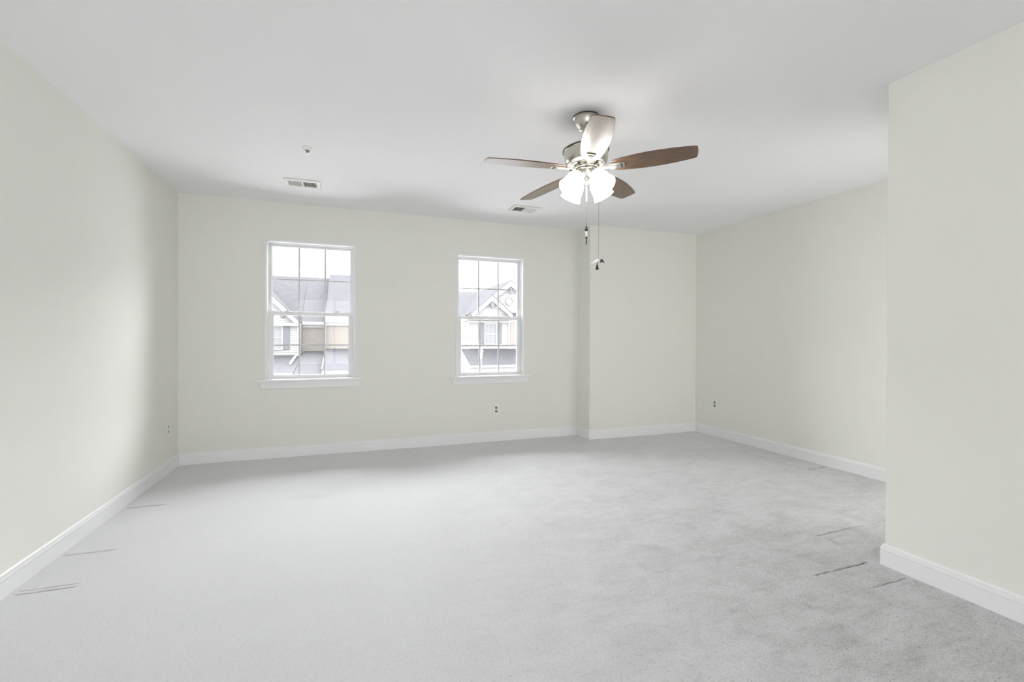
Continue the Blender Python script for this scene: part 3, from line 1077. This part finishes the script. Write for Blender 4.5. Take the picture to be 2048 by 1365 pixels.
mb = slab(MB(), (-2.50, 30.98, 0.33), (-1.22, 30.98, 0.33), (-1.22, 25, -0.64), (-2.50, 25, -0.64), 0.06)
slab(mb, (-1.20, 29.98, 0.50), (3.2, 29.98, 0.50), (3.2, 25, -0.50), (-1.20, 25, -0.50), 0.06)
mb.build('garage_roof', m_roof, B)
mb = MB().box(-2.50, -1.22, 25.1, 30.9, GZ, -0.72).box(-1.20, 3.2, 25.1, 29.9, GZ, -0.62)
mb.box(-2.50, -1.22, 24.9, 25.03, -0.84, -0.66)
mb.build('garage_wall', m_outtrim, B)
MB().box(-1.20, 3.2, 24.86, 25.03, -0.66, -0.52).box(-1.20, 3.2, 24.95, 25.08, -0.84, -0.71).build('garage_gutter', m_outtrim, B)
MB().tube([(-1.21, 29.3, 0.36), (-1.21, 25.2, -0.42)], 0.03, 6).build('roof_flashing', m_outtrim, B)

# --- house C: white siding with two gables, right window view
C = empty('townhouse', (10.5, 30, GZ))
tag(C, 'white sided house with two nested gables, seen in the right window', 'house', 'houses across the street')
MB().box(7.70, 13.7, 30.002, 38, GZ, 2.42).build('house_body', m_outtrim, C)
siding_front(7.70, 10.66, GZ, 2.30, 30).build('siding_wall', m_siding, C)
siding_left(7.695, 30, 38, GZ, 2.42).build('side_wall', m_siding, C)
MB().box(7.66, 7.78, 29.93, 30.03, GZ, 2.4).build('corner_board', m_outtrim, C)
MB().box(10.58, 10.72, 29.93, 30.03, 0.44, 2.4).build('corner_board', m_outtrim, C)
MB().box(10.72, 13.7, 29.90, 29.999, 0.74, 2.26).build('brick_wall', m_brick, C)
MB().box(7.66, 10.72, 29.85, 29.99, 2.24, 2.36).build('frieze_board', m_outtrim, C)
# big gable
PK = (10.70, 5.20)
slope = 0.80
siding_front(7.7, 13.7, 2.42, 4.95, 30.0, top=lambda z: (PK[0] - (4.95 - z) / slope, PK[0] + (4.95 - z) / slope)).build('gable_siding', m_siding, C)
mb = MB()
for s in (-1, 1):
    xe = PK[0] + s * 3.05
    mb.add([(PK[0], 29.70, PK[1]), (xe, 29.70, PK[1] - 3.05 * slope), (xe, 29.70, PK[1] - 3.05 * slope - 0.30), (PK[0], 29.70, PK[1] - 0.42),
            (PK[0], 29.80, PK[1]), (xe, 29.80, PK[1] - 3.05 * slope), (xe, 29.80, PK[1] - 3.05 * slope - 0.30), (PK[0], 29.80, PK[1] - 0.42)],
           [(0, 1, 2, 3), (7, 6, 5, 4), (0, 4, 5, 1), (1, 5, 6, 2), (2, 6, 7, 3), (3, 7, 4, 0)])
mb.build('gable_fascia', m_outtrim, C)
mb = MB()
for s in (-1, 1):
    xe = PK[0] + s * 3.1
    slab(mb, (PK[0], 29.66, PK[1] + 0.04), (xe, 29.66, PK[1] - 3.1 * slope + 0.04), (xe, 33, PK[1] - 3.1 * slope + 0.04), (PK[0], 38, PK[1] + 0.04), 0.04)
slab(mb, (6.9, 29.95, 2.62), (8.6, 29.95, 2.62), (10.7, 38, 5.17), (6.9, 38, 5.17), 0.10)
mb.build('shingle_roof', m_roof, C)
# small front gable
SG = (9.17, 4.03)
siding_front(7.8, 10.5, 2.72, 3.80, 29.42, top=lambda z: (SG[0] - (3.80 - z) / 0.85, SG[0] + (3.80 - z) / 0.85)).build('small_gable_siding', m_siding, C)
mb = MB()
for s in (-1, 1):
    xe = SG[0] + s * 1.44
    mb.add([(SG[0], 29.10, SG[1]), (xe, 29.10, SG[1] - 1.44 * .85), (xe, 29.10, SG[1] - 1.44 * .85 - 0.28), (SG[0], 29.10, SG[1] - 0.36),
            (SG[0], 29.22, SG[1]), (xe, 29.22, SG[1] - 1.44 * .85), (xe, 29.22, SG[1] - 1.44 * .85 - 0.28), (SG[0], 29.22, SG[1] - 0.36)],
           [(0, 1, 2, 3), (7, 6, 5, 4), (0, 4, 5, 1), (1, 5, 6, 2), (2, 6, 7, 3), (3, 7, 4, 0)])
mb.box(7.72, 10.62, 29.24, 29.40, 2.50, 2.70)
mb.build('gable_fascia', m_outtrim, C)
mb = MB()
for s in (-1, 1):
    xe = SG[0] + s * 1.47
    slab(mb, (SG[0], 29.06, SG[1] + 0.035), (xe, 29.06, SG[1] - 1.47 * .85 + 0.035), (xe, 29.99, SG[1] - 1.47 * .85 + 0.035), (SG[0], 29.99, SG[1] + 0.035), 0.035)
slab(mb, (10.64, 29.5, 2.78), (13.7, 29.5, 2.78), (13.7, 29.99, 2.95), (10.64, 29.99, 2.95), 0.04)
mb.build('porch_roof', m_roof, C)
MB().lathe([(0.23, 0), (0.235, -0.05), (0.29, -0.05), (0.30, 0)], 28, V(10.68, 3.78, 29.96)).build('round_vent', m_outtrim, C)
for (bx_, bz_, by_) in ((9.17, 3.34, 29.16), (10.70, 4.42, 29.76)):
    q = MB().prism([(bx_ - 0.14, bz_ + 0.14), (bx_, bz_ + 0.30), (bx_ + 0.14, bz_ + 0.14), (bx_ + 0.05, bz_ - 0.16), (bx_ - 0.05, bz_ - 0.16)], by_ - 0.08, by_ + 0.02, axis='y')
    q.build('gable_bracket', m_shutter, C)
far_window(C, 8.84, 9.76, 0.73, 2.22, 29.97)
MB().box(8.46, 8.83, 29.92, 29.97, 0.80, 2.20).build('window_shutter', m_shutter, C)
MB().box(9.77, 10.09, 29.92, 29.97, 0.80, 2.20).build('window_shutter', m_shutter, C)
MB().box(7.78, 10.58, 29.93, 29.975, 0.46, 0.66).build('belly_band', m_outtrim, C)
mb = slab(MB(), (7.25, 29.9, 0.44), (13.6, 29.9, 0.44), (13.6, 27.5, -0.50), (7.25, 27.5, -0.50), 0.06)
mb.build('garage_roof', m_roof, C)
siding_front(7.25, 13.6, GZ, -0.60, 27.62, step=0.28, lip=0.05).build('garage_wall', m_siding, C)
siding_left(7.27, 27.62, 30, GZ, -0.50).build('garage_side_wall', m_siding, C)
MB().prism([(27.62, GZ), (27.62, -0.57), (29.9, 0.36), (29.9, GZ)], 7.28, 7.4, axis='x').build('garage_side_panel', m_outtrim, C)
MB().box(7.25, 13.6, 27.38, 27.50, -0.66, -0.52).build('garage_gutter', m_outtrim, C)

# --- street lamp
LX, LY = 5.755, 20.0
sl = empty('street_lamp', (LX, LY, GZ))
tag(sl, 'grey lantern street lamp on a post, in front of the house in the right window', 'street lamp')
U = at(LX, LY, 0)
MB().lathe([(0.0, GZ), (0.14, GZ), (0.14, GZ + 0.1), (0.07, GZ + 0.5), (0.045, GZ + 0.7), (0.036, -0.2), (0.05, -0.05), (0.035, 0.05), (0.05, 0.16), (0.02, 0.2), (0.0, 0.2)],
           16, U).build('lamp_post', m_post, sl, smooth=True)
MB().lathe([(0.045, 0.215), (0.095, 0.56), (0.093, 0.56), (0.043, 0.215)], 4, U).build('lantern_glass', m_lantern, sl)
fr_ = MB().lathe([(0.0, 0.2), (0.052, 0.2), (0.052, 0.215), (0.0, 0.215)], 12, U)
for k in range(4):
    a = math.pi / 2 * k
    fr_.tube([(LX + 0.046 * math.cos(a), LY + 0.046 * math.sin(a), 0.21), (LX + 0.098 * math.cos(a), LY + 0.098 * math.sin(a), 0.57)], 0.008, 6)
fr_.build('lantern_frame', m_post, sl)
MB().lathe([(0.0, 0.565), (0.125, 0.565), (0.13, 0.585), (0.07, 0.66), (0.03, 0.70), (0.02, 0.76), (0.03, 0.80), (0.015, 0.84), (0.0, 0.87)], 12, U
           ).build('lantern_cap', m_post, sl, smooth=True)
